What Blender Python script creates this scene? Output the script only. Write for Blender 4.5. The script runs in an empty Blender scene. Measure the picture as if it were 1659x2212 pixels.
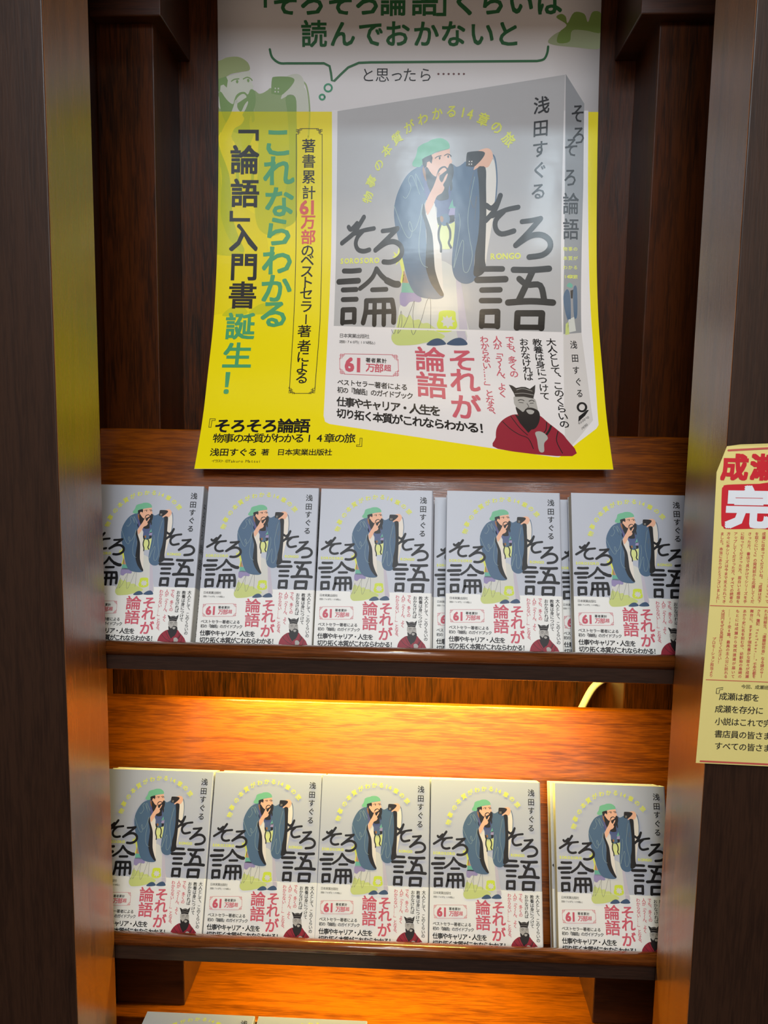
import bpy, math
from mathutils import Vector, Matrix
from mathutils.geometry import tessellate_polygon

C = bpy.context.scene.collection
ZO = 1.5                      # the camera is 1.5 m above the floor; measures below are taken from the camera

# ------------------------------------------------------------------ camera, light, exposure
cam_d = bpy.data.cameras.new('camera')
cam = bpy.data.objects.new('camera', cam_d); C.objects.link(cam)
PIT, YAW, ROL, FPX = math.radians(6.995), math.radians(2.155), math.radians(.875), 1711.6
fw = Vector((-math.sin(YAW)*math.cos(PIT), math.cos(YAW)*math.cos(PIT), -math.sin(PIT)))
r0 = Vector((math.cos(YAW), math.sin(YAW), 0)); u0 = r0.cross(fw)
rt = r0*math.cos(ROL)+u0*math.sin(ROL); up = -r0*math.sin(ROL)+u0*math.cos(ROL)
cam.matrix_world = Matrix(((rt.x, up.x, -fw.x, 0), (rt.y, up.y, -fw.y, 0), (rt.z, up.z, -fw.z, ZO), (0, 0, 0, 1)))
cam_d.sensor_fit = 'VERTICAL'; cam_d.sensor_height = 36; cam_d.lens = 36*FPX/2212
cam_d.clip_start = .01; cam_d.clip_end = 50
S = bpy.context.scene
S.camera = cam
S.view_settings.view_transform = 'Standard'; S.view_settings.look = 'None'
S.view_settings.gamma = 1; S.view_settings.use_curve_mapping = False
S.view_settings.exposure = -0.08

world = bpy.data.worlds.new('world'); S.world = world; world.use_nodes = True
world.node_tree.nodes['Background'].inputs[0].default_value = (.80, .62, .50, 1)
world.node_tree.nodes['Background'].inputs[1].default_value = .26

def area(name, loc, target, sx, sy, watts, col, spread=180):
    d = bpy.data.lights.new(name, 'AREA'); d.shape = 'RECTANGLE'; d.size = sx; d.size_y = sy
    d.energy = watts; d.color = col; d.spread = math.radians(spread)
    o = bpy.data.objects.new(name, d); C.objects.link(o)
    o.location = (loc[0], loc[1], loc[2]+ZO)
    dr = Vector(target)-Vector(loc)
    o.rotation_euler = dr.to_track_quat('-Z', 'Y').to_euler()
    return o
# shop lighting above and behind the viewer, plus an added warm fill
area('ceiling_panel', (-.12, -1.2, 1.13), (.0, .9, -.1), 1.2, .6, 42, (.86, .93, 1.0))
area('warm_fill', (.25, -1.7, .42), (.0, .9, .1), 1.3, .7, 11, (1.0, .80, .64))  # added fill, no real lamp: lifts the shaded poster top with warm ambient
area('ceiling_spot', (.06, .02, 1.14), (.0, 1.05, .1), .13, .13, 3.4, (1.0, .76, .46))
area('ceiling_spot', (.03, -.44, 1.14), (.0, .95, -.1), .16, .06, 3.6, (.74, .90, 1.0))
area('ceiling_spot', (.42, -.44, 1.14), (.2, .95, -.1), .06, .05, 1.6, (.74, .90, 1.0))
# warm strip lamps under the shelves, above the books' heads
area('shelf_strip_lamp', (-.03, .928, -.3060), (-.03, .985, -.41), .44, .012, 5.0, (1.0, .77, .14))
area('shelf_strip_lamp', (-.03, .995, -.6450), (-.03, 1.0, -.85), .40, .012, 3.4, (1.0, .76, .14))

# ------------------------------------------------------------------ helpers
def lin(c):
    return tuple(((x/255)/12.92 if x/255 <= .04045 else ((x/255+.055)/1.055)**2.4) for x in c)
def mesh_obj(name, verts, faces, mat, parent=None, smooth=False):
    me = bpy.data.meshes.new(name); me.from_pydata([(v[0], v[1], v[2]) for v in verts], [], faces); me.update()
    if smooth: me.shade_smooth()
    o = bpy.data.objects.new(name, me); C.objects.link(o); o.data.materials.append(mat)
    if parent: o.parent = parent
    return o
def tag(o, label=None, cat=None, group=None, kind=None):
    for k, v in (('label', label), ('category', cat), ('group', group), ('kind', kind)):
        if v: o[k] = v
    return o
def empty(name, loc=(0, 0, 0)):
    o = bpy.data.objects.new(name, None); C.objects.link(o); o.location = loc; o.empty_display_size = .05
    return o
def bevel(o, w, seg=2):
    m = o.modifiers.new('bevel', 'BEVEL'); m.width = w; m.segments = seg; m.limit_method = 'ANGLE'; m.angle_limit = math.radians(35)
    return o
def box(name, x0, x1, y0, y1, z0, z1, mat, parent=None, bv=.0015):
    v = [(x, y, z+ZO) for x in (x0, x1) for y in (y0, y1) for z in (z0, z1)]
    f = [(0, 1, 3, 2), (4, 6, 7, 5), (0, 4, 5, 1), (2, 3, 7, 6), (0, 2, 6, 4), (1, 5, 7, 3)]
    o = mesh_obj(name, v, f, mat, parent)
    return bevel(o, bv) if bv else o
def extrude_x(name, prof, x0, x1, mat, parent=None, bv=0, smooth=False):
    """prof: list of (y, z) going round, extruded from x0 to x1"""
    n = len(prof)
    v = [(x0, y, z+ZO) for y, z in prof]+[(x1, y, z+ZO) for y, z in prof]
    f = [(i, (i+1) % n, n+(i+1) % n, n+i) for i in range(n)]+[tuple(range(n))[::-1], tuple(range(n, 2*n))]
    o = mesh_obj(name, v, f, mat, parent)
    import bmesh
    bm = bmesh.new(); bm.from_mesh(o.data); bmesh.ops.recalc_face_normals(bm, faces=bm.faces); bm.to_mesh(o.data); bm.free()
    if bv: bevel(o, bv)
    if smooth:
        for p in o.data.polygons: p.use_smooth = len(p.vertices) == 4
    return o

# ------------------------------------------------------------------ materials
def wood(name, dark, light, axis, rough=.3, aniso=0, fine=1.0, coat=.3, spec=.5, bump=.04, big=1.0):
    """stained wood: long grain along `axis` ('X' or 'Z')"""
    m = bpy.data.materials.new(name); m.use_nodes = True; nt = m.node_tree; N = nt.nodes; L = nt.links
    b = N['Principled BSDF']
    tc = N.new('ShaderNodeTexCoord')
    def noise(s_across, s_along, detail, dist=0):
        mp = N.new('ShaderNodeMapping'); mp.inputs['Scale'].default_value = (s_along, s_across, s_across) if axis == 'X' else (s_across, s_across, s_along)
        L.new(tc.outputs['Object'], mp.inputs['Vector'])
        n = N.new('ShaderNodeTexNoise'); n.inputs['Scale'].default_value = 1; n.inputs['Detail'].default_value = detail; n.inputs['Distortion'].default_value = dist
        L.new(mp.outputs[0], n.inputs['Vector']); return n
    n1 = noise(70*big, 6*big, 5, 1.0); n2 = noise(620, 40, 3); n3 = noise(9, 1.5, 2)
    r2 = N.new('ShaderNodeMapRange'); L.new(n2.outputs[0], r2.inputs[0]); r2.inputs[1].default_value = .42; r2.inputs[2].default_value = .66
    a1 = N.new('ShaderNodeMath'); a1.operation = 'MULTIPLY_ADD'; L.new(r2.outputs[0], a1.inputs[0]); a1.inputs[1].default_value = .30*fine
    L.new(n1.outputs[0], a1.inputs[2])
    a2 = N.new('ShaderNodeMath'); a2.operation = 'MULTIPLY_ADD'; L.new(n3.outputs[0], a2.inputs[0]); a2.inputs[1].default_value = .5; L.new(a1.outputs[0], a2.inputs[2])
    cr = N.new('ShaderNodeValToRGB'); e = cr.color_ramp.elements
    e[0].position = .52; e[0].color = lin(dark)+(1,); e[1].position = 1.05 if False else 1.0; e[1].color = lin(light)+(1,)
    L.new(a2.outputs[0], cr.inputs[0]); L.new(cr.outputs[0], b.inputs['Base Color'])
    b.inputs['Roughness'].default_value = rough; b.inputs['Coat Weight'].default_value = coat; b.inputs['Coat Roughness'].default_value = rough*.4
    b.inputs['Specular IOR Level'].default_value = spec
    if aniso:
        b.inputs['Anisotropic'].default_value = aniso
        tg = N.new('ShaderNodeTangent'); tg.direction_type = 'RADIAL'; tg.axis = 'Z'
        cb = N.new('ShaderNodeCombineXYZ'); cb.inputs[2].default_value = 1
        L.new(cb.outputs[0], b.inputs['Tangent']) 
    bp = N.new('ShaderNodeBump'); bp.inputs['Strength'].default_value = bump; bp.inputs['Distance'].default_value = .002
    L.new(a1.outputs[0], bp.inputs['Height']); L.new(bp.outputs[0], b.inputs['Normal'])
    if coat: L.new(bp.outputs[0], b.inputs['Coat Normal'])
    return m
M_POST = wood('dark_stained_wood', (33, 19, 13), (50, 31, 21), 'Z', .40, coat=.08, big=1.2, spec=.3)
M_JAMB = wood('polished_jamb_wood', (78, 42, 16), (120, 72, 32), 'Z', .25, aniso=.8, coat=0, spec=.5, fine=1.0, bump=.06)
M_JAMB.node_tree.nodes['Principled BSDF'].inputs['IOR'].default_value = 2.1
M_BOARD = wood('red_brown_board_wood', (76, 32, 1), (132, 66, 1), 'X', .32, fine=1.1, coat=.3, spec=.25, bump=.06)
M_BACK = wood('red_brown_panel_wood', (24, 10, 2), (72, 33, 5), 'Z', .35, coat=.06, spec=.22, big=1.3)
M_NOSE = wood('dark_nosing_wood', (62, 30, 12), (116, 62, 24), 'X', .18, coat=.8, bump=.03)
M_FASCIA = wood('black_brown_fascia_wood', (30, 19, 15), (50, 33, 26), 'X', .38, coat=.05, spec=.35)
M_BLOCK = wood('dark_block_wood', (40, 18, 9), (66, 32, 14), 'X', .35, coat=.15)

def plain(name, col, rough=.5, spec=.5):
    m = bpy.data.materials.new(name); m.use_nodes = True; b = m.node_tree.nodes['Principled BSDF']
    b.inputs['Base Color'].default_value = lin(col)+(1,); b.inputs['Roughness'].default_value = rough; b.inputs['Specular IOR Level'].default_value = spec
    return m
def paper_mat(name, col, rough, spec=.5, wob=.0, coat=0):
    m = plain(name, col, rough, spec); nt = m.node_tree; N = nt.nodes; L = nt.links; b = N['Principled BSDF']
    tc = N.new('ShaderNodeTexCoord'); n = N.new('ShaderNodeTexNoise'); n.inputs['Scale'].default_value = 14; n.inputs['Detail'].default_value = 3
    L.new(tc.outputs['Object'], n.inputs['Vector'])
    bp = N.new('ShaderNodeBump'); bp.inputs['Strength'].default_value = wob; bp.inputs['Distance'].default_value = .004; L.new(n.outputs[0], bp.inputs['Height']); L.new(bp.outputs[0], b.inputs['Normal'])
    b.inputs['Coat Weight'].default_value = coat; b.inputs['Coat Roughness'].default_value = .12
    if coat: L.new(bp.outputs[0], b.inputs['Coat Normal'])
    return m
def ink_mat(name, rough, spec=.5, wob=0, coat=0):
    m = paper_mat(name, (255, 255, 255), rough, spec, wob, coat); nt = m.node_tree
    a = nt.nodes.new('ShaderNodeAttribute'); a.attribute_name = 'ink'; nt.links.new(a.outputs['Color'], nt.nodes['Principled BSDF'].inputs['Base Color'])
    return m
M_COVER = paper_mat('grey_cover_stock', (184, 190, 204), .38)
M_BAND = paper_mat('white_band_paper', (236, 238, 236), .42)
M_INK = ink_mat('printing_ink', .42, .28)
M_POSTER = paper_mat('poster_paper', (226, 223, 224), .30, .45, .12, .12)
M_PINK = ink_mat('poster_ink', .30, .38, .12, .12)
M_FLYER = paper_mat('yellow_flyer_paper', (232, 220, 140), .45)
M_FINK = ink_mat('flyer_ink', .5)
M_CABLE = plain('white_cable_sheath', (235, 232, 225), .4)
def pages_mat():
    m = plain('page_edges', (240, 234, 214), .7); nt = m.node_tree; N = nt.nodes; L = nt.links
    tc = N.new('ShaderNodeTexCoord'); mp = N.new('ShaderNodeMapping'); mp.inputs['Scale'].default_value = (2, 3500, 2); L.new(tc.outputs['Object'], mp.inputs[0])
    n = N.new('ShaderNodeTexNoise'); n.inputs['Scale'].default_value = 1; L.new(mp.outputs[0], n.inputs['Vector'])
    cr = N.new('ShaderNodeValToRGB'); cr.color_ramp.elements[0].color = lin((214, 205, 180))+(1,); cr.color_ramp.elements[1].color = lin((246, 241, 224))+(1,)
    cr.color_ramp.elements[0].position = .35; cr.color_ramp.elements[1].position = .6
    L.new(n.outputs[0], cr.inputs[0]); L.new(cr.outputs[0], N['Principled BSDF'].inputs['Base Color'])
    return m
M_PAGES = pages_mat()

# ------------------------------------------------------------------ printing: flat shapes, strokes and glyphs laid on a surface
INK = {k: lin(v) for k, v in dict(
    robe=(212, 214, 208), robe2=(196, 190, 204), plant=(222, 228, 96), tan=(184, 142, 104), teal=(104, 178, 158), mauve=(150, 140, 184), mauve2=(160, 150, 190),
    green=(202, 214, 132), flower=(208, 226, 66), pale=(222, 230, 150), shoe=(62, 86, 118), blue=(78, 106, 136), blue2=(84, 98, 140), lilac=(92, 92, 140),
    white=(232, 226, 216), black=(30, 30, 33), brown=(160, 108, 60), hatg=(118, 190, 152), hair=(36, 33, 35), skin=(240, 186, 156), scrib=(150, 172, 172), scribd=(104, 108, 112),
    ink=(24, 24, 28), yel=(226, 232, 96), red=(206, 92, 110), crim=(150, 38, 56), grey=(176, 174, 170),
    pyel=(244, 226, 8), paper=(234, 231, 232), dgrn=(52, 112, 70), lgrn=(60, 150, 110), brn=(120, 84, 84), gh1=(172, 186, 150), gh2=(128, 158, 84), tgrn=(80, 164, 112), pred=(222, 92, 84),
    spn=(150, 152, 156), band2=(214, 210, 208), cov=(184, 184, 186), bandp=(230, 228, 228),
    fred=(196, 84, 78), fr2=(206, 24, 44), fwht=(232, 240, 250)).items()}
_G = {}
def glyph(ch, wt):
    """triangles of one character, em box 0..1, centre at (0, 0), y down"""
    k = (ch, wt)
    if k in _G: return _G[k]
    c = bpy.data.curves.new('glyph', 'FONT'); c.body = ch; c.size = 1; c.resolution_u = 2
    o = bpy.data.objects.new('glyph', c); C.objects.link(o)
    me = bpy.data.meshes.new_from_object(o.evaluated_get(bpy.context.evaluated_depsgraph_get()))
    me.calc_loop_triangles()
    latin = ord(ch) < 128 or ch in '©'
    xs = [v.co.x for v in me.vertices] or [0]
    cx = (min(xs)+max(xs))/2 if latin else .5; cy = .35 if latin else .38
    V = [(v.co.x-cx, -(v.co.y-cy)) for v in me.vertices]
    T = [[V[i] for i in t.vertices] for t in me.loop_triangles]
    w = (max(xs)-min(xs)) if latin else 1
    bpy.data.objects.remove(o); bpy.data.curves.remove(c); bpy.data.meshes.remove(me)
    _G[k] = (T, w); return _G[k]
def smooth_pts(p, closed, k=4):
    n = len(p); out = []
    for i in range(n if closed else n-1):
        if closed: a, b, c, d = p[i-1], p[i], p[(i+1) % n], p[(i+2) % n]
        else: a, b, c, d = p[max(i-1, 0)], p[i], p[i+1], p[min(i+2, n-1)]
        for j in range(k):
            t = j/k
            out.append(tuple(.5*(2*b[q]+(c[q]-a[q])*t+(2*a[q]-5*b[q]+4*c[q]-d[q])*t*t+(3*b[q]-a[q]-3*c[q]+d[q])*t**3) for q in (0, 1)))
    if not closed: out.append(p[-1])
    return out
def fill(pts):
    return [[pts[i] for i in t] for t in tessellate_polygon([[Vector((x, y, 0)) for x, y in pts]])]
def stroke(pts, w):
    h = w/2; n = len(pts); P = []; nr = []
    for i in range(n):
        a = pts[max(i-1, 0)]; b = pts[min(i+1, n-1)]; dx, dy = b[0]-a[0], b[1]-a[1]; l = math.hypot(dx, dy) or 1; nr.append((-dy/l, dx/l))
    for i in range(n-1):
        (x0, y0), (x1, y1) = pts[i], pts[i+1]; a, b = nr[i], nr[i+1]
        P.append([(x0+a[0]*h, y0+a[1]*h), (x1+b[0]*h, y1+b[1]*h), (x1-b[0]*h, y1-b[1]*h), (x0-a[0]*h, y0-a[1]*h)])
    if w > .6:
        for (x, y), (ax, ay), s in ((pts[0], nr[0], 1), (pts[-1], nr[-1], -1)):
            t0 = math.atan2(ay*s, ax*s)
            P.append([(x+h*math.cos(t0+math.pi*j/6), y+h*math.sin(t0+math.pi*j/6)) for j in range(7)])
    return P
ROT = '「」『』（）()…〜ー'
def run_items(items, recolor=None):
    """print items -> (layer, colour, convex polygon in mm)"""
    out = []; nl = 0
    def put(ly, col, polys):
        for p in polys: out.append((ly, col, p))
    def gl(ly, col, ch, x, y, s, rot, wt, sy=None):
        T, _ = glyph(ch, 0); sy = sy or s; c, q = math.cos(math.radians(rot)), math.sin(math.radians(rot))
        d = wt*.62*min(s, sy)
        # heavier weights: the glyph is struck four times, a hair apart, like a bold overprint
        for n_, (ex, ey) in enumerate(((-d, -d), (d, -d), (-d, d), (d, d), (0, 0), (0, d), (d, 0), (-d, 0), (0, -d))[:9 if wt > .034 else 4] if wt > .004 else ((0, 0),)):
            put(ly+n_*.1, col, [[(x+ex+a*s*c-b*sy*q, y+ey+a*s*q+b*sy*c) for a, b in t] for t in T])
    for it in items:
        k, ly, col = it[0], it[1], it[2]; col = (recolor or {}).get(col, col) if recolor is not None else col
        if k == 'p': put(ly, col, fill(smooth_pts(it[4], True) if it[3] else it[4]))
        elif k == 'l':
            nl += 1; put(ly+(nl % 5)*.13, col, stroke(smooth_pts(it[5], False) if it[4] and len(it[5]) > 2 else it[5], it[3]))
        elif k == 'g': gl(ly, col, it[3], it[4], it[5], it[6], it[7], it[8])
        elif k == 'f': gl(ly, col, it[3], it[4], it[5], it[6], 0, it[8], it[7])
        elif k == 't':
            _, _, _, mode, txt, x0, y0, x1, y1, s, wt = it; n = len(txt)
            for i, ch in enumerate(txt):
                if ch == ' ': continue
                t = i/(n-1) if n > 1 else 0; x, y = x0+(x1-x0)*t, y0+(y1-y0)*t; r = 0
                if mode == 'V':
                    if ch in ROT or ord(ch) < 128 and ch.isalpha(): r = 90
                    if ch in '、。': x += .6*s; y -= .6*s
                    if ch in 'っゃゅょッャュョァぁ': x += .1*s; y -= .08*s
                gl(ly, col, ch, x, y, s, r, wt)
    return out
def clip(p, ax, val, keep_less):
    out = []
    for i in range(len(p)):
        a, b = p[i-1], p[i]; ia = (a[ax] <= val) == keep_less; ib = (b[ax] <= val) == keep_less
        if ia != ib:
            t = (val-a[ax])/(b[ax]-a[ax]); out.append((a[0]+(b[0]-a[0])*t, a[1]+(b[1]-a[1])*t))
        if ib: out.append(b)
    return out
def print_mesh(name, polys, surf, mat, parent, step=None, box_=None):
    """polys: (layer, colour, polygon mm); surf(x mm, y mm, layer) -> 3-D point"""
    V, Fc, K = [], [], []
    for ly, col, p in polys:
        if box_:
            x0, x1, y0, y1 = box_
            for ax, v_, kl in ((0, x0, False), (0, x1, True), (1, y0, False), (1, y1, True)):
                if p: p = clip(p, ax, v_, kl)
            if len(p) < 3: continue
        parts = [p]
        if step:
            lo, hi = min(q[1] for q in p), max(q[1] for q in p)
            if hi-lo > step*1.5:
                parts = []; k0 = int(lo//step)
                for k in range(k0, int(hi//step)+1):
                    q = clip(p, 1, k*step, False); q = clip(q, 1, (k+1)*step, True) if q else q
                    if len(q) >= 3: parts.append(q)
        for q in parts:
            b = len(V); V += [surf(x, y, ly) for x, y in q]; Fc.append(tuple(range(b, b+len(q)))); K.append(INK[col])
    o = mesh_obj(name, V, Fc, mat, parent)
    at = o.data.attributes.new('ink', 'FLOAT_COLOR', 'CORNER'); buf = []
    for f, c in zip(o.data.polygons, K): buf += [c[0], c[1], c[2], 1.0]*f.loop_total
    at.data.foreach_set('color', buf)
    return o

# ------------------------------------------------------------------ print data, millimetres on each sheet
FIGURE=[
("p",1,"robe",1,[(42,105.7),(40.9,112.3),(38.8,118.9),(38,122.7),(38.9,125.9),(41.9,128.1),(49.3,128.1),(58.5,126.7),(69.7,126.3),(81.3,123.7),(79.5,110.2),(76.3,92.3),(73.3,85.8),(62.8,82.3),(56.8,99.6),(48.4,101.8)]),
("p",1,"plant",0,[(36.6,79.3),(38.2,78.8),(37.2,76.5),(39.6,78.1),(40.8,73.9),(42.4,77.2),(44.2,82.9),(44.2,88.6),(43.4,93.4),(41.6,93.5),(42.8,87.7),(41.1,81.6),(38.9,84),(39.7,80.7)]),
("p",1,"tan",0,[(43.7,85.8),(46.7,93.3),(43,93.6)]),
("p",2,"teal",0,[(43,93.2),(47.2,93.5),(50.7,99.3),(42.5,98.9)]),
("p",2,"mauve",1,[(42.5,98.2),(50.1,97.9),(54.5,101.6),(53.6,103.7),(49.9,103.4),(47.5,103.9),(45.3,106.1),(43,105.7),(41.8,104)]),
("p",2,"green",1,[(39.7,119.4),(41.3,111.4),(43.6,110.6),(46,112.2),(48,110.8),(49.9,113.5),(53.5,113.1),(55.2,115.2),(58.6,115),(62,117.3),(66.7,119.5),(69.6,121.7),(65.9,124.4),(58.5,126),(53,127.6),(45.6,128.4),(41,128.2),(38.5,125.4),(38.4,122.2)]),
("p",2,"robe2",1,[(74.2,90.5),(76.8,93.3),(79,105.5),(80.9,119.5),(81.2,123.8),(77.1,124.1),(75.6,110.3)]),
("p",3,"flower",1,[(65,108.8),(69.2,107.9),(73.7,108.5),(74.2,112.2),(75,115.9),(73.4,118.3),(69.5,119.1),(65.3,118.6),(63.6,115.8),(64.5,112.5)]),
("p",4,"robe",0,[(69.2,110.5),(70.2,112),(72.1,111),(71.9,112.9),(73.8,113.6),(72.2,114.7),(72.8,116.6),(70.9,116.3),(69.8,117.8),(68.8,116.1),(67,116.8),(67.3,114.9),(65.8,114),(67.3,113),(67,111.1),(68.5,112)]),
("p",2,"pale",1,[(63,63),(72.7,62.2),(72.6,72.8),(71.1,75.8),(66.4,76),(65.4,74.5)]),
("p",5,"shoe",1,[(59,127.4),(61.3,124.8),(64.2,123.3),(66.8,123.3),(68.9,124.7),(69.9,126.7),(66,127.6),(62.3,127.9)]),
("p",5,"shoe",1,[(70.3,126.5),(72.4,124.4),(75.2,122.8),(78.2,122.4),(80.6,124),(81.4,126.5),(77.2,127.2),(73,127.2)]),
("p",3,"blue2",1,[(54.2,34),(51.9,37.1),(53.1,43.9),(55.6,49.7),(60,53.4),(62.8,55.3),(63.6,62),(72.5,62.7),(72.6,52),(71.2,43.2),(55.7,35.9)]),
("p",4,"blue",1,[(54.6,33.2),(49.9,34.5),(45.2,37.3),(41.6,41.9),(38.5,48.4),(37.3,55.2),(38.1,63),(40.8,72.5),(43.6,82.9),(46.2,91.4),(49.4,97.5),(53,100.5),(57.8,101.7),(63.4,102),(66.8,101.2),(67.1,99.3),(63.2,94.7),(58.3,82.5),(56.7,68.1),(56.4,59.4),(55.3,53.6),(56.6,50.1),(55,43.8),(53.1,38)]),
("p",4,"lilac",1,[(55.8,39.9),(54.2,36),(55.6,34),(57.8,43.7),(59.9,47.6),(57.3,50.8),(55.1,47.8)]),
("p",5,"white",1,[(56.4,57.9),(59.6,53.5),(61.2,52.4),(62.4,57.2),(63.2,63),(64.3,69.8),(65.7,78.4),(66.4,87.9),(67,96.4),(67.1,99.7),(64.1,94.6),(62,87.1),(61,78.5),(60.4,70.9),(59,64.2)]),
("p",6,"black",1,[(55.3,52.6),(54.4,55.1),(54.1,57.5),(55.5,61.4),(56.8,66.2),(57.1,72.9),(56.8,78.7),(56.8,84.4),(57.9,88.7),(60.1,93.8),(63.3,98),(65.4,100.1),(66.9,100.4),(67.4,99.3),(65.5,95.5),(63.6,90.8),(62.2,86.1),(61.6,80.4),(61,72.8),(60.3,68),(58.6,63.2),(56.4,57.9)]),
("p",5,"brown",1,[(54.7,34),(56,36.9),(57,40.3),(56.2,41.3),(54.8,38.4),(54.1,35.5)]),
("p",4,"blue",1,[(71.2,34.6),(73.4,35.7),(75.3,35.4),(77.2,34.4),(79.1,33.7),(85,36.8),(86,44.7),(86.6,58.3),(86,70),(84.3,79.7),(84.1,87.3),(85.7,90.1),(83.3,92.9),(80.1,93.9),(76.3,93.1),(73.2,90.1),(71.8,83.9),(72.2,75.3),(73,67.5),(73.2,59.8),(72.2,52),(70,51.1),(71.1,47.2),(71.3,41.3)]),
("p",5,"white",1,[(89.5,37.2),(92.6,33.8),(94.2,36),(95.2,44.3),(95,54.1),(93.8,62),(92.3,70.7),(90.9,78.5),(90.1,85.2),(89.3,85.4),(88.8,71.8),(89.9,58.2),(89.7,47.5)]),
("l",5,"blue",0.68,1,[(92.6,31.4),(94,33),(95,37.5),(95.5,44.3),(95.1,52.2),(94.8,54.1)]),
("p",6,"black",1,[(85.1,37.3),(89.3,37.5),(89.8,46.5),(90.2,60.1),(90,71.8),(89.8,81.4),(90.3,85.2),(89.4,88.1),(87.1,89.9),(84.9,90.3),(83.7,88.8),(84.2,83.5),(84.6,77.7),(86,70),(86.6,58.3),(85.9,44.7)]),
("p",5,"teal",0,[(69.5,56),(71.6,51.3),(72.3,55),(73.4,55.3),(72.7,56.4),(70.6,56.5)]),
("p",5,"mauve2",0,[(70.6,55.2),(73.2,55.3),(73,59.3),(69.3,59.3)]),
("p",5,"black",0,[(62.7,60),(65.9,59.6),(72.8,59.2),(73,62.3),(70.3,63),(63.7,63.8)]),
("p",6,"blue",1,[(64.5,59.9),(66.4,58.6),(69.2,58.6),(70.3,60.9),(69.7,63.3),(67.5,64.4),(65.6,63.5)]),
("p",7,"brown",1,[(64.8,59.7),(65.9,59.5),(66.7,60.8),(66.2,62.5),(65,61.8)]),
("l",6,"black",1.26,1,[(65.1,63.5),(64.1,66.9),(64.2,70.7),(65.4,74.1),(65.5,77.2)]),
("l",6,"black",1.26,1,[(68.7,63.4),(70.4,66.7),(70.6,70.5),(69.9,73),(71.1,75.3)]),
("p",5,"hatg",1,[(48.4,33.2),(48.1,31.5),(49.7,29.2),(50.6,26.7),(51.3,24.2),(54.3,22.7),(57.2,22),(59.5,21.1),(63.9,20.9),(66.8,21.9),(69,23.8),(69.4,26.3),(66,26.9),(61.4,27.6),(59.1,28.7),(56.6,29.8),(54.6,31.5),(52.9,33.9),(50.4,33.8)]),
("p",7,"hair",0,[(53.8,30.3),(55.5,29.5),(59.1,28.5),(59.9,30.1),(59.4,33),(58,31.7),(56.7,32.1),(56.4,34.4),(55.2,34.6),(54.2,33)]),
("p",6,"skin",0,[(59.5,28.5),(65,27.3),(69.6,26.7),(69.9,30.5),(71.1,32.8),(70,35.4),(65.4,39.5),(59.6,39.7),(56.9,36.9),(55.9,34.8),(56.1,32.4),(57.6,31.3),(59.2,32.9)]),
("l",8,"hair",0.48,1,[(61.3,30.6),(62.7,29.8),(64.9,29.6)]),
("l",8,"hair",0.48,1,[(66.5,29.8),(68.4,29.1),(70.1,29.9),(70.5,30.6)]),
("p",8,"hair",1,[(63.5,30.3),(64.1,30),(64.5,30.7),(64.1,31.4),(63.5,31.1)]),
("p",8,"hair",1,[(68.3,30),(68.9,29.7),(69.3,30.4),(69,31.1),(68.4,30.8)]),
("p",7,"hair",1,[(55.9,35.1),(57,34.7),(58.4,36.6),(60.1,38.5),(62,39.6),(62.6,38.1),(63.5,36.1),(65.2,35),(67.2,34.9),(68.6,35.9),(69.8,33.9),(71.5,34.6),(72,37.8),(71.7,40.3),(71.2,42.3),(71.5,46),(70.4,47.2),(69.9,44.3),(69.2,47.2),(69.5,50.4),(68.4,51.4),(63.8,51.5),(60.4,49),(58.1,45.5),(56.6,41.3)]),
("p",8,"skin",1,[(63,39.6),(63.6,37.6),(65.3,36),(67,35.7),(68,36.9),(66.8,37.7),(64.4,39.1)]),
("p",8,"skin",1,[(62.3,40.4),(63,38.1),(64.2,38.1),(63.9,40.8),(65.5,42.7),(67.1,40),(68.4,38.6),(68.6,39.4),(67.5,41.9),(66.2,43.9),(66.9,45.6),(65.6,47.9),(62.6,49.6),(60.8,53.4),(57.8,58.2),(56.8,57.2),(56,53.6),(57.8,49.1),(60.5,44.6)]),
("p",6,"skin",1,[(84.3,29.9),(89.1,28.3),(92,29.4),(93.2,32.6),(92.1,35.4),(90.4,37.4),(86.4,36.8),(83.1,38.1),(83.5,36.4),(84.4,33.9)]),
("p",7,"hair",1,[(79.1,30.1),(80.5,29.2),(85.8,29.3),(88.4,30),(88.8,31.2),(87.3,33.3),(84.9,35.4),(83,36.5),(79.7,36),(78.8,35.3)]),
("p",8,"white",0,[(80.3,33.5),(80.8,33.5),(80.8,34.1),(80.3,34.1)]),
("p",8,"white",0,[(81.6,33.6),(82.2,33.6),(82.2,34.2),(81.6,34.2)]),
("p",8,"white",0,[(80.2,34.8),(80.8,34.8),(80.8,35.4),(80.2,35.4)]),
("p",8,"white",0,[(81.5,34.9),(82.1,34.9),(82.1,35.5),(81.6,35.5)]),
("l",6,"scrib",0.29,1,[(37.2,52.5),(41.3,61.9),(44.9,68.5),(47.3,69.6),(48.6,65.5),(47,61.2),(46.3,63.6),(48.3,66.5),(50.9,64.4),(53.1,58.5),(54.3,52.7),(53.5,63.4),(52.6,73.1),(53.3,79.8),(55.3,84),(58,85.3)]),
("l",5,"scrib",0.29,1,[(42.7,48.2),(44.7,49.1),(47.4,44.1),(45.8,40.2),(48.1,38.2),(52.7,47.8),(51.2,44),(50,37.1),(55,45.8)]),
("l",6,"scrib",0.29,1,[(83.6,41.3),(81.5,51.7),(80.2,61.5),(81.4,71.1),(83,79.7),(80.9,87.4),(78.5,87.5),(77.7,81.8),(78.2,74.1),(77.2,72.2),(74.5,80),(72.8,85.8),(74.4,75.2),(76,64.5),(75.4,58.7)]),
("l",5,"scribd",0.29,1,[(83.1,38.9),(80.9,48.8),(83.5,56.5),(84.8,50.6),(84.1,62.3)]),
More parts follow.
